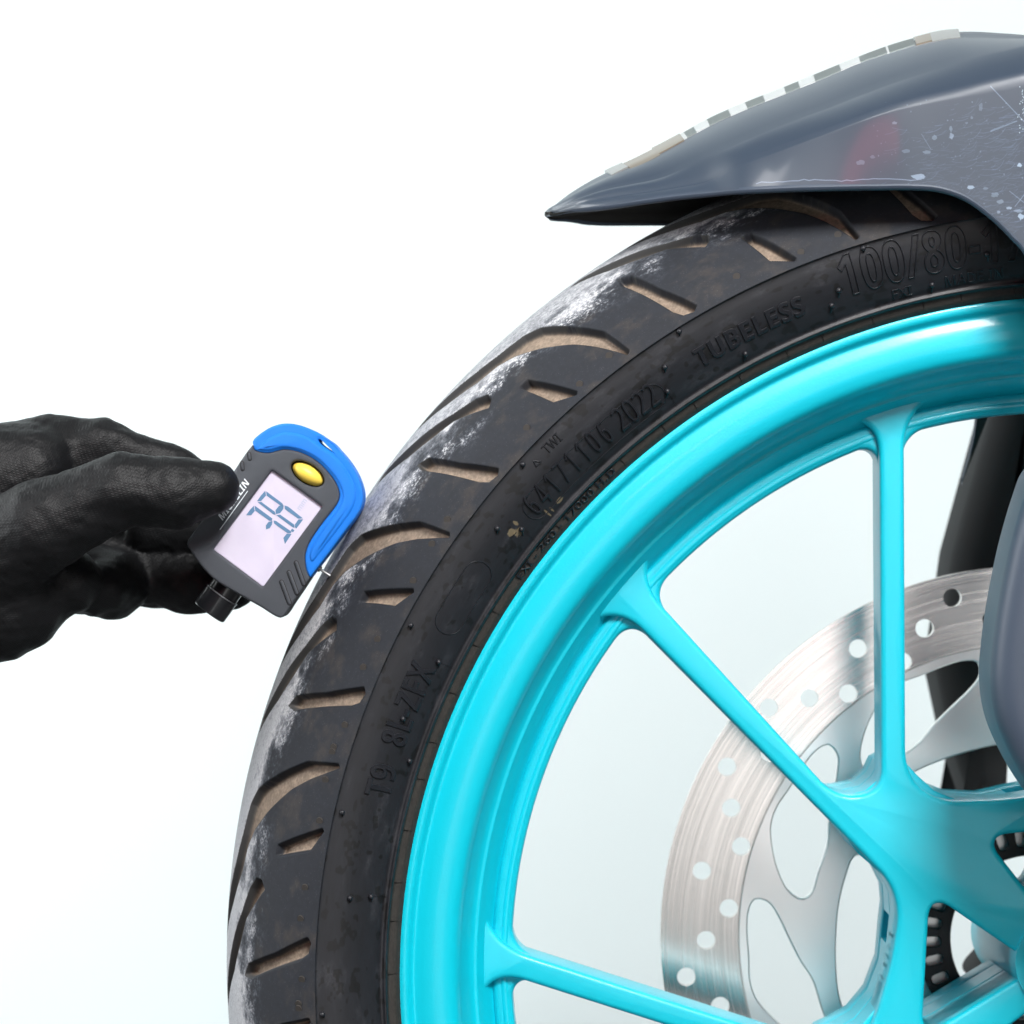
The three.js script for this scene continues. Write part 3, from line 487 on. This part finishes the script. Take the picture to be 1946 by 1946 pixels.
{
  const T = 0.0024, pos = outer.attributes.position, n = outer.attributes.normal;
  const innerP = (i, j) => { const t = T * clamp(fen(i / NF * (FEN.length - 1))[10] / 0.024, 0.1, 1); const k = j * (NF + 1) + i; return [pos.getX(k) - n.getX(k) * t, pos.getY(k) - n.getY(k) * t, pos.getZ(k) - n.getZ(k) * t]; };
  const inG = grid(NF, NS, (i, j) => innerP(i, j)); part('inner_face', inG, fenderIn, fender);
  // rolled rim along the lower edges
  for (const j of [0, NS]) {
    const s = j ? -1 : 1, lip = grid(NF, 10, (i, k) => { const a = fenRows[i][j], b = innerP(i, j), c = [(a[0] + b[0]) / 2, (a[1] + b[1]) / 2, (a[2] + b[2]) / 2], an = k / 10 * TAU, r = 0.0014 * clamp(fen(i / NF * (FEN.length - 1))[10] / 0.022, 0.12, 1); return [c[0], c[1] + r * Math.sin(an), c[2] + r * Math.cos(an) * s]; });
    part('rolled_edge', lip, slatePlain, fender);
  }
  // chequered strip along the crown: bars of dark and white film
  const du = (FEN.length - 1) / NF, uOf = (x) => { let lo = 0, hi = FEN.length - 1; for (let k = 0; k < 40; k++) { const m = (lo + hi) / 2; if (fen(m)[0] < x) lo = m; else hi = m; } return lo; };
  const tile = (x0, x1, z0, z1, lift, mat, name, label) => {
    const u0 = uOf(x0), u1 = uOf(x1), nA = 6, nB = 6;
    const surf = (u, z) => { const [c, s, b] = fenGuides(u), a = Math.abs(z); let p; if (a <= s[2]) { const t = clamp((a - c[2]) / (s[2] - c[2])); p = [lerp(c[0], s[0], t), lerp(c[1], s[1], t)]; } else { const t = (a - s[2]) / (b[2] - s[2]); p = [lerp(s[0], b[0], t), lerp(s[1], b[1], t)]; } return [p[0] - lift * 0.35, p[1] + lift, z]; };
    const top = grid(nA, nB, (i, j) => surf(lerp(u0, u1, i / nA), lerp(z1, z0, j / nB)));
    const g = top.clone(), m = top.attributes.position; const low = grid(nA, nB, (i, j) => { const k = j * (nA + 1) + i; return [m.getX(k) + 0.0001, m.getY(k) - 0.0006, m.getZ(k)]; });
    const edge = (get, N) => grid(N, 1, (i, j) => { const k = get(i); return [m.getX(k) + 0.0001 * j, m.getY(k) - 0.0009 * j, m.getZ(k)]; });
    const gs = [g, low, edge((i) => i, nA), edge((i) => nB * (nA + 1) + i, nA), edge((i) => i * (nA + 1), nB), edge((i) => i * (nA + 1) + nA, nB)];
    part(name, join(gs), mat, fender, label);
  };
  const wht = std({ color: lin(0.40, 0.425, 0.43), roughness: 0.45 }), drk = std({ color: lin(0.17, 0.195, 0.195), metalness: 0.75, roughness: 0.4 }), film = phy({ color: lin(0.13, 0.105, 0.075), roughness: 0.35, clearcoat: 0.5 }), film2 = phy({ color: lin(0.16, 0.165, 0.16), roughness: 0.3, clearcoat: 0.5 });
  tile(1150, 1182, 0.001, 0.0125, 0.0006, film2, 'clear_film'); tile(1182, 1240, 0.0045, 0.0165, 0.0007, film, 'clear_film', 'brownish torn end of the clear film'); tile(1240, 1292, 0.001, 0.0148, 0.0007, film, 'clear_film');
  const cuts = [1286, 1299, 1318, 1343, 1384, 1416, 1450, 1490, 1517, 1546, 1595, 1632, 1683, 1687, 1736];
  for (let k = 0; k + 1 < cuts.length; k++) {
    const white = k % 2 === 0, skew = 0;
    tile(cuts[k], cuts[k + 1], 0.0005, 0.0132, 0.0004, white ? wht : drk, 'checker_square', white ? 'silvery white square' : 'dark grey square');
    tile(cuts[k], cuts[k + 1], -0.0145, 0.0004, 0.0004, white ? drk : wht, 'checker_square', white ? 'dark grey square' : 'silvery white square');
  }
  tile(1738, 1768, 0.001, 0.0145, 0.0007, film, 'clear_film', 'wrinkled brownish end of the clear film'); tile(1768, 1822, 0.001, 0.0165, 0.0007, film2, 'clear_film');
  // fork guard below the fender
  const Z = 0.082, q = (px, py, t) => { const p = M(px, py, Z); return [p[0], p[1], t]; };
  bp('fork_guard', plate(ccw(rounded([q(1975, 860, 0.01), q(1925, 1010, 0.012), q(1889, 1185, 0.02), q(1878, 1335, 0.016), q(1925, 1450, 0.01), q(2000, 1560, 0.02), q(2200, 1600, 0.02), q(2260, 860, 0.02)])), [], Z - 0.03, Z + 0.006, 0.008, 8, 60), slatePlain);
  const leg = new THREE.CylinderGeometry(0.022, 0.022, 0.75, 40); leg.rotateZ(0.42); leg.translate(0.16, 0.28, 0.098);
  bp('fork_leg', leg, std({ color: lin(0.012, 0.012, 0.014), roughness: 0.35 }));
}

// ---------------------------------------------------------------- tread depth gauge
{
  const GZ = 0.031, T = 0.0185, o = M(520, 990, GZ), O = [o[0], H + o[1], o[2]];
  const gauge = thing('tread_depth_gauge', 'grey and blue digital tread depth gauge held against the tyre, screen reading 3.8 mm', 'tread depth gauge', O);
  const k = 4.6, g2 = (zx, zy, z = GZ) => { const p = M(330 + zx / k, 770 + zy / k, z); return [p[0] - o[0], p[1] - o[1]]; };
  const gp = (name, g, m, label, par = gauge) => part(name, g, m, par, label);
  const G = (pts, n = 120) => splinePts(pts.map((p) => g2(...p)), n);
  const lo = (pts, n) => ccw(G(pts, n));
  const greyTex = dataTex(256, 256, (u, v, x, y) => { const q = 0.5 + 0.7 * (fbm(u * 90, v * 90, 2) - 0.5) + 0.35 * (hsh(x, y) - 0.5); return [q, q, q]; }, false); greyTex.repeat.set(60, 60);
  const grey = std({ color: lin(0.060, 0.067, 0.080), roughness: 0.48, bumpMap: greyTex, bumpScale: 0.00012 });
  const greyDark = std({ color: lin(0.008, 0.0085, 0.01), roughness: 0.45 });
  const blue = std({ color: lin(0.0, 0.20, 0.80), roughness: 0.5, bumpMap: greyTex, bumpScale: 0.00012 });
  const blueOut = [[690, 322], [700, 300], [760, 247], [850, 192], [950, 162], [1060, 165], [1200, 210], [1320, 280], [1430, 372], [1540, 500], [1612, 625], [1650, 740], [1655, 830], [1632, 912], [1590, 985]];
  const blueIn = [[1450, 780], [1428, 700], [1370, 610], [1265, 500], [1150, 430], [1050, 397], [960, 388], [900, 402], [840, 417], [765, 413], [705, 392]];
  const open = (pts, n) => new THREE.CatmullRomCurve3(pts.map((p) => new THREE.Vector3(...p, 0)), false, 'centripetal').getSpacedPoints(n).map((p) => [p.x, p.y]);
  const bo = open(blueOut, 60), bi = open([[1188, 1508], [1160, 1440], [1152, 1380], [1150, 1320], [1170, 1240], [1215, 1155], [1310, 1020], [1400, 905], [1440, 840], ...blueIn], 90);
  const bluePoly = [...bo, ...open([[1590, 985], [1530, 1062], [1360, 1290], [1215, 1478], [1195, 1506]], 14).slice(1), ...bi.slice(1)].map((p) => g2(...p));
  const hole = G([[1268, 308], [1300, 303], [1345, 325], [1395, 365], [1427, 412], [1385, 402], [1330, 370], [1285, 335]], 40);
  gp('bumper', plate(ccw(bluePoly), [ccw(hole)], -T, 0.0006, 0.0009, 4, 50), blue, 'smooth blue rubber bumper');
  const inset = open([[735, 388], [760, 350], [850, 275], [950, 238], [1070, 243], [1180, 280], [1262, 330], [1330, 385], [1400, 430], [1500, 540], [1570, 660], [1600, 760], [1590, 850], [1545, 945], [1480, 1035], [1300, 1270], [1225, 1368]], 70);
  const insIn = open([[1200, 1366], [1186, 1320], [1205, 1250], [1250, 1168], [1340, 1036], [1430, 915], [1466, 850], [1474, 780], [1446, 695], [1385, 600], [1275, 487], [1155, 416], [1050, 383], [958, 374], [895, 388], [838, 402], [770, 398]], 90);
  gp('bumper_face', plate(ccw([...inset, ...insIn].map((p) => g2(...p))), [], -0.002, 0.0013, 0.0012, 4, 50), blue);
  // grey body: a front shell and a slightly larger back shell
  const bodyL = [[690, 350], [655, 392], [610, 455], [550, 545], [470, 670], [330, 880], [215, 1060], [160, 1132], [118, 1205], [150, 1272], [330, 1500], [600, 1672], [760, 1762], [900, 1848], [944, 1858], [975, 1835], [1035, 1745], [1100, 1650], [1160, 1560], [1192, 1512]];
  const bodyPoly = [...open(bodyL, 110), ...bi.slice(1)].map((p) => g2(...p));
  const lcd = [[345, 1262, 22], [862, 566, 22], [1302, 884, 22], [782, 1590, 22]].map(([x, y, t]) => [...g2(x, y), t / k / 5548]);
  const lcdHole = rounded(lcd, 6), btn = (a, b) => Array.from({ length: 48 }, (_, i) => { const t = i / 48 * TAU, x = a * Math.cos(t), y = b * Math.sin(t), c = Math.cos(32.2 * rad), s = Math.sin(32.2 * rad); return g2(1170 + x * c - y * s, 600 + x * s + y * c); });
  gp('body', plate(ccw(bodyPoly), [ccw(lcdHole), ccw(btn(163, 88))], -0.006, 0.0009, 0.0009, 4, 50), grey);
  gp('back_shell', plate(ccw(bodyPoly), [], -T + 0.0005, -0.0062, 0.0012, 3, 50), greyDark);
  const dome = new THREE.SphereGeometry(1, 48, 24); dome.scale(152 / k / 5548, 80 / k / 5548, 0.0042); dome.rotateZ(-32.2 * rad); { const c = g2(1170, 600); dome.translate(c[0], c[1], -0.0024); }
  gp('button', dome, std({ color: lin(0.88, 0.64, 0.09), roughness: 0.42 }), 'oval yellow button');
  const lcdTex = dataTex(256, 256, (u, v) => { const n = fbm(u * 5, v * 5, 4) - 0.5; return [0.80 + 0.05 * n, 0.775 + 0.05 * n, 0.845 + 0.04 * n]; });
  const sc = lcd.map((p) => [p[0], p[1]]), scr = plate(ccw(rounded(sc.map((p) => [p[0], p[1], 0.0008]), 4)), [], -0.0036, -0.0007, 0.0002, 1);
  { const p = scr.attributes.position, uv = new Float32Array(p.count * 2); for (let i = 0; i < p.count; i++) { uv[2 * i] = p.getX(i) / 0.04; uv[2 * i + 1] = p.getY(i) / 0.04; } scr.setAttribute('uv', new THREE.BufferAttribute(uv, 2)); }
  const screen = gp('screen', scr, std({ map: lcdTex, roughness: 0.3 }), 'pale lilac screen with blue segment digits');
  // segments, outlines as seen on the screen
  const ink = std({ color: lin(0.09, 0.195, 0.33), roughness: 0.5 });
  const seg = (pts, par) => part('digit_segment', plate(ccw(pts.map((p) => g2(...p))), [], -0.00075, -0.0006, 0, 1), ink, par);
  for (const s of [
    [[632, 962], [668, 912], [700, 880], [708, 925], [676, 962]], [[706, 880], [716, 884], [862, 990], [858, 1012], [836, 1010], [712, 922]], [[806, 1086], [805, 1052], [826, 1022], [862, 1012], [858, 1045], [838, 1076]], [[872, 1008], [894, 1012], [1030, 1106], [1022, 1120], [996, 1120], [878, 1034]], [[958, 1160], [988, 1124], [1030, 1126], [972, 1214]],
    [[800, 748], [806, 790], [764, 838], [728, 838], [760, 792]], [[808, 752], [950, 858], [958, 876], [936, 880], [812, 790]], [[732, 846], [766, 846], [884, 932], [890, 956], [872, 956]], [[892, 952], [890, 918], [920, 880], [960, 874], [958, 906], [930, 944]], [[968, 876], [1000, 886], [1130, 990], [1086, 992], [972, 908]], [[898, 962], [930, 956], [1054, 1044], [1056, 1072], [1040, 1068]], [[1090, 998], [1132, 998], [1072, 1078], [1060, 1068], [1058, 1044]], [[1034, 1078], [1056, 1094], [1042, 1112], [1022, 1098]],
  ]) seg(s, screen);
  // flat lettering laid along a line from (x0, y0) to (x1, y1), letter tops towards the upper left
  const flatText = (f, text, x0, y0, x1, y1, hpx, z, slant = 0) => {
    const g = new THREE.ExtrudeGeometry(f.generateShapes(text, hpx / 0.72), { depth: 1, bevelEnabled: false, curveSegments: 4 }), [u0, u1] = textBox(f, text, hpx / 0.72), p = g.attributes.position, L = Math.hypot(x1 - x0, y1 - y0), ex = (x1 - x0) / L, ey = (y1 - y0) / L;
    for (let i = 0; i < p.count; i++) { const v = p.getY(i), t = (p.getX(i) - u0) / (u1 - u0) * L + v * slant, q = g2(x0 + ex * t + ey * v, y0 + ey * t - ex * v); p.setXYZ(i, q[0], q[1], z + p.getZ(i) * 0.00012); }
    g.computeVertexNormals(); return g;
  };
  part('unit_letters', flatText(fontR, 'mm', 1108, 922, 1168, 838, 34, -0.0007), std({ color: lin(0.42, 0.47, 0.6), roughness: 0.5 }), screen);
  const white = std({ color: lin(0.75, 0.8, 0.85), roughness: 0.5 });
  gp('brand_lettering', join([flatText(font, 'MICHELIN', 432, 1010, 664, 688, 44, 0.00085, 0.25), plate(ccw([[405, 1086], [648, 748], [653, 752], [410, 1090]].map((p) => g2(...p))), [], 0.0008, 0.00102, 0, 1)]), white, 'white brand lettering with a thin underline');
  // grip ribs
  const rib = (x0, y0, x1, y1, w, z1 = 0.0014, bv = 0.0005) => { const L = Math.hypot(x1 - x0, y1 - y0), ex = (x1 - x0) / L * w, ey = (y1 - y0) / L * w, A = Math.atan2(ey, ex), pts = []; for (let i = 0; i <= 10; i++) { const a = A + Math.PI / 2 + i / 10 * Math.PI; pts.push(g2(x0 + w * Math.cos(a), y0 + w * Math.sin(a))); } for (let i = 0; i <= 10; i++) { const a = A - Math.PI / 2 + i / 10 * Math.PI; pts.push(g2(x1 + w * Math.cos(a), y1 + w * Math.sin(a))); } return plate(ccw(pts), [], -0.007, z1, bv, 2, 50); };
  for (const r of [[1073, 1378, 1138, 1560, 15], [1011, 1462, 1078, 1640, 15], [946, 1546, 1014, 1728, 15], [662, 425, 668, 470, 11], [600, 505, 606, 560, 11]]) { gp('grip_rib', rib(...r), grey); gp('rib_channel', rib(r[0], r[1], r[2], r[3], r[4] + 8, 0.00098, 0.0001), greyDark); }
  // battery screw: collar and cap on an axis towards the lower left
  const axis = (x0, y0, x1, y1, r0, r1, z, bev) => { const a = g2(x0, y0), b = g2(x1, y1), d = [b[0] - a[0], b[1] - a[1]], L = Math.hypot(...d), pr = [[0, 0], [r0 - bev, 0], [r0, bev], [r1, L - bev], [r1 - bev, L], [0, L]].map((p) => new THREE.Vector2(...p)); const g = new THREE.LatheGeometry(pr, 48); g.rotateZ(Math.atan2(d[1], d[0]) - Math.PI / 2); g.translate(a[0], a[1], z); return toCreasedNormals(g.toNonIndexed(), 30 * rad); };
  const gloss = phy({ color: lin(0.006, 0.0065, 0.008), roughness: 0.28, clearcoat: 0.4 });
  gp('knob', axis(515, 1500, 400, 1662, 0.0057, 0.0058, -0.009, 0.0003), gloss, 'glossy black screw knob');
  gp('knob', axis(398, 1664, 283, 1820, 0.0062, 0.0062, -0.009, 0.0004), gloss);
  gp('knob_band', axis(401, 1659, 396, 1666, 0.00635, 0.00635, -0.009, 0.00005), std({ color: lin(0.35, 0.36, 0.38), roughness: 0.3, metalness: 0.8 }));
  gp('probe_pin', axis(1200, 1398, 1352, 1500, 0.00048, 0.00048, -0.0105, 0.0001), phy({ color: lin(0.36, 0.36, 0.36), metalness: 1, roughness: 0.45 }), 'thin steel probe pin');
  gp('probe_base', axis(1205, 1402, 1268, 1444, 0.0011, 0.0011, -0.0105, 0.0002), phy({ color: lin(0.3, 0.3, 0.3), metalness: 1, roughness: 0.45 }));
}

// ---------------------------------------------------------------- gloved hand
{
  const S = 0.000181; // metres per photograph pixel at the hand
  const J = (px, py, z) => M(px, py, z);
  // bones: [px, py, z, radius px] to [px, py, z, radius px], blend radius
  const B = [
    // thumb
    [[-70, 1090, 0.030, 118], [80, 1000, 0.044, 84]], [[80, 1000, 0.044, 84], [232, 932, 0.047, 66]], [[232, 932, 0.047, 66], [330, 937, 0.0455, 63]], [[330, 937, 0.0455, 63], [404, 926, 0.0435, 50]],
    // index finger: knuckle, over the top, to behind the gauge
    [[-120, 960, 0.0, 150], [95, 868, 0.004, 78]], [[95, 868, 0.004, 78], [190, 868, 0.006, 70]], [[190, 868, 0.006, 70], [320, 905, 0.004, 58]], [[320, 905, 0.004, 58], [420, 955, -0.002, 50]],
    // middle finger, bent below, tip behind the gauge
    [[-120, 1040, -0.018, 160], [110, 1010, -0.022, 82]], [[110, 1010, -0.022, 82], [240, 1080, -0.018, 70]], [[240, 1080, -0.018, 70], [360, 1108, -0.008, 56]], [[360, 1108, -0.008, 56], [440, 1112, -0.004, 48]],
    // ring and little finger curled into the palm
    [[-120, 1110, -0.02, 140], [120, 1090, -0.012, 76]], [[120, 1090, -0.012, 76], [215, 1112, -0.002, 62]], [[215, 1112, -0.002, 62], [190, 1120, 0.010, 56]],
    [[100, 1040, -0.034, 80], [300, 1050, -0.026, 70]], [[300, 1050, -0.026, 70], [420, 1060, -0.016, 52]], [[290, 1000, -0.008, 50], [430, 1005, -0.004, 46]],
    // palm and heel of the hand
    [[-260, 1000, 0.0, 190], [-90, 1000, 0.004, 172]], [[-200, 1165, 0.014, 140], [5, 1130, 0.022, 122]], [[5, 1130, 0.022, 122], [130, 1105, 0.022, 62]], [[-200, 930, 0.012, 135], [60, 900, 0.014, 92]],
  ].map(([a, b]) => { const p = J(...a.slice(0, 3)), q = J(...b.slice(0, 3)); return { p, q, r: a[3] * S, s: b[3] * S }; });
  // creases in the cloth: [px, py, z] to [px, py, z], depth, radius
  const CR = [[[190, 985, 0.062], [262, 1012, 0.055], 0.0030, 12], [[205, 1000, 0.060], [250, 985, 0.062], 0.001, 8], [[150, 862, 0.020], [160, 885, 0.026], 0.0016, 9], [[205, 870, 0.020], [235, 852, 0.022], 0.0034, 16], [[140, 800, 0.016], [152, 862, 0.026], 0.0016, 11], [[262, 985, 0.058], [300, 1000, 0.052], 0.0016, 12], [[250, 905, 0.066], [262, 880, 0.060], 0.0012, 14], [[95, 900, 0.020], [330, 872, 0.014], 0.0018, 14], [[330, 1000, 0.056], [240, 985, 0.060], 0.0008, 8],
    [[210, 1180, 0.01], [200, 1130, 0.03], 0.003, 11], [[262, 1180, 0.0], [256, 1130, 0.02], 0.002, 9], [[135, 1205, 0.02], [150, 1150, 0.04], 0.002, 10], [[60, 1260, 0.02], [90, 1150, 0.055], 0.0012, 12], [[20, 1120, 0.06], [150, 1060, 0.055], 0.0008, 12]].map(([a, b, d, r]) => ({ a: J(...a), b: J(...b), d, r: r * S }));
  const seg = (x, y, z, p, q) => { const ex = q[0] - p[0], ey = q[1] - p[1], ez = q[2] - p[2], wx = x - p[0], wy = y - p[1], wz = z - p[2], t = clamp((wx * ex + wy * ey + wz * ez) / (ex * ex + ey * ey + ez * ez)); return [Math.hypot(wx - ex * t, wy - ey * t, wz - ez * t), t]; };
  const K = 0.0042;
  const field = (x, y, z) => {
    let s = 0, best = 1e9; // exponential smooth minimum
    const ds = []; for (const b of B) { const [d, t] = seg(x, y, z, b.p, b.q), v = d - lerp(b.r, b.s, t); ds.push(v); if (v < best) best = v; }
    if (best > 0.02) return best;
    for (const v of ds) s += Math.exp(-(v - best) / (K * 0.42));
    let d = best - K * 0.42 * Math.log(s) * 0.8;
    if (Math.abs(d) < 0.006) {
      for (const c of CR) { const [q] = seg(x, y, z, c.a, c.b); d += c.d * Math.exp(-((q / (c.r * 2.2)) ** 2)); }
      const wx = x * 300, wy = y * 300, wz = z * 300;
      d += 0.0007 * (vn3(wx * 0.55 + wy * 0.5, wy * 0.9 - wx * 0.25, wz * 0.5) - 0.5) + 0.0005 * (vn3(wx * 1.3 + 9, wy * 1.6, wz) - 0.5) + 0.00012 * (vn3(wx * 4, wy * 4, wz * 4) - 0.5);
    }
    return d;
  };
  // surface nets
  const lo = [J(-250, 0, 0.0)[0], J(0, 1330, -0.05)[1], -0.056], hi = [J(520, 0, 0)[0], J(0, 740, 0.03)[1], 0.072], c = 0.00105;
  const n = [0, 1, 2].map((i) => Math.ceil((hi[i] - lo[i]) / c) + 1), F = new Float32Array(n[0] * n[1] * n[2]), id = (i, j, k) => (k * n[1] + j) * n[0] + i;
  for (let k = 0; k < n[2]; k++) for (let j = 0; j < n[1]; j++) for (let i = 0; i < n[0]; i++) F[id(i, j, k)] = field(lo[0] + i * c, lo[1] + j * c, lo[2] + k * c);
  const vid = new Int32Array(F.length).fill(-1), pos = [], idx = [];
  const E = [[0, 1], [2, 3], [4, 5], [6, 7], [0, 2], [1, 3], [4, 6], [5, 7], [0, 4], [1, 5], [2, 6], [3, 7]];
  for (let k = 0; k < n[2] - 1; k++) for (let j = 0; j < n[1] - 1; j++) for (let i = 0; i < n[0] - 1; i++) {
    const v = [0, 1, 2, 3, 4, 5, 6, 7].map((q) => F[id(i + (q & 1), j + ((q >> 1) & 1), k + (q >> 2))]); let m = 0; for (let q = 0; q < 8; q++) if (v[q] < 0) m++;
    if (m === 0 || m === 8) continue;
    let x = 0, y = 0, z = 0, w = 0;
    for (const [a, b] of E) if ((v[a] < 0) !== (v[b] < 0)) { const t = v[a] / (v[a] - v[b]); x += lerp(a & 1, b & 1, t); y += lerp((a >> 1) & 1, (b >> 1) & 1, t); z += lerp(a >> 2, b >> 2, t); w++; }
    vid[id(i, j, k)] = pos.length / 3; pos.push(lo[0] + (i + x / w) * c, lo[1] + (j + y / w) * c, lo[2] + (k + z / w) * c);
  }
  const quad = (a, b, d, e, f) => { if (a < 0 || b < 0 || d < 0 || e < 0) return; if (f) idx.push(a, b, d, a, d, e); else idx.push(a, d, b, a, e, d); };
  for (let k = 1; k < n[2] - 1; k++) for (let j = 1; j < n[1] - 1; j++) for (let i = 1; i < n[0] - 1; i++) {
    const a = F[id(i, j, k)] < 0;
    if (a !== F[id(i + 1, j, k)] < 0) quad(vid[id(i, j - 1, k - 1)], vid[id(i, j, k - 1)], vid[id(i, j, k)], vid[id(i, j - 1, k)], a);
    if (a !== F[id(i, j + 1, k)] < 0) quad(vid[id(i - 1, j, k - 1)], vid[id(i - 1, j, k)], vid[id(i, j, k)], vid[id(i, j, k - 1)], a);
    if (a !== F[id(i, j, k + 1)] < 0) quad(vid[id(i - 1, j - 1, k)], vid[id(i, j - 1, k)], vid[id(i, j, k)], vid[id(i - 1, j, k)], a);
  }
  const g = new THREE.BufferGeometry(), O = J(60, 1000, 0.01), nv = pos.length / 3, P = new Float32Array(pos), U = new Float32Array(nv * 2), Nn = new Float32Array(nv * 3), e = 0.0005;
  for (let i = 0; i < nv; i++) {
    const [x, y, z] = [P[3 * i], P[3 * i + 1], P[3 * i + 2]];
    const gx = field(x + e, y, z) - field(x - e, y, z), gy = field(x, y + e, z) - field(x, y - e, z), gz = field(x, y, z + e) - field(x, y, z - e), L = Math.hypot(gx, gy, gz) || 1;
    Nn.set([gx / L, gy / L, gz / L], 3 * i); U.set([x, y + z * 0.6], 2 * i);
    P.set([x - O[0], y - O[1], z - O[2]], 3 * i);
  }
  g.setAttribute('position', new THREE.BufferAttribute(P, 3)); g.setAttribute('normal', new THREE.BufferAttribute(Nn, 3)); g.setAttribute('uv', new THREE.BufferAttribute(U, 2)); g.setIndex(idx);
  const knit = dataTex(64, 64, (u, v) => { const a = Math.abs(((u * 2) % 1) - 0.5) * 2, q = 0.5 + 0.5 * Math.sin((v * 4 + a * 0.55) * TAU); const r = clamp(q * (0.35 + 0.65 * Math.sin(((u * 2) % 1) * Math.PI))); return [r, r, r]; }, false);
  knit.repeat.set(1 / 0.0026, 1 / 0.0038); knit.rotation = 0.35;
  const cloth = phy({ color: lin(0.0036, 0.0039, 0.0047), specularIntensity: 0.6, roughness: 0.58, sheen: 0.04, sheenRoughness: 0.5, sheenColor: lin(0.09, 0.095, 0.1), bumpMap: knit, bumpScale: 0.00006 });
  const hand = thing('gloved_hand', 'hand in a black knitted work glove pinching the gauge between thumb and fingers', 'gloved hand', [O[0], H + O[1], O[2]]);
  part('glove', g, cloth, hand);
}
renderer.render(scene, camera);
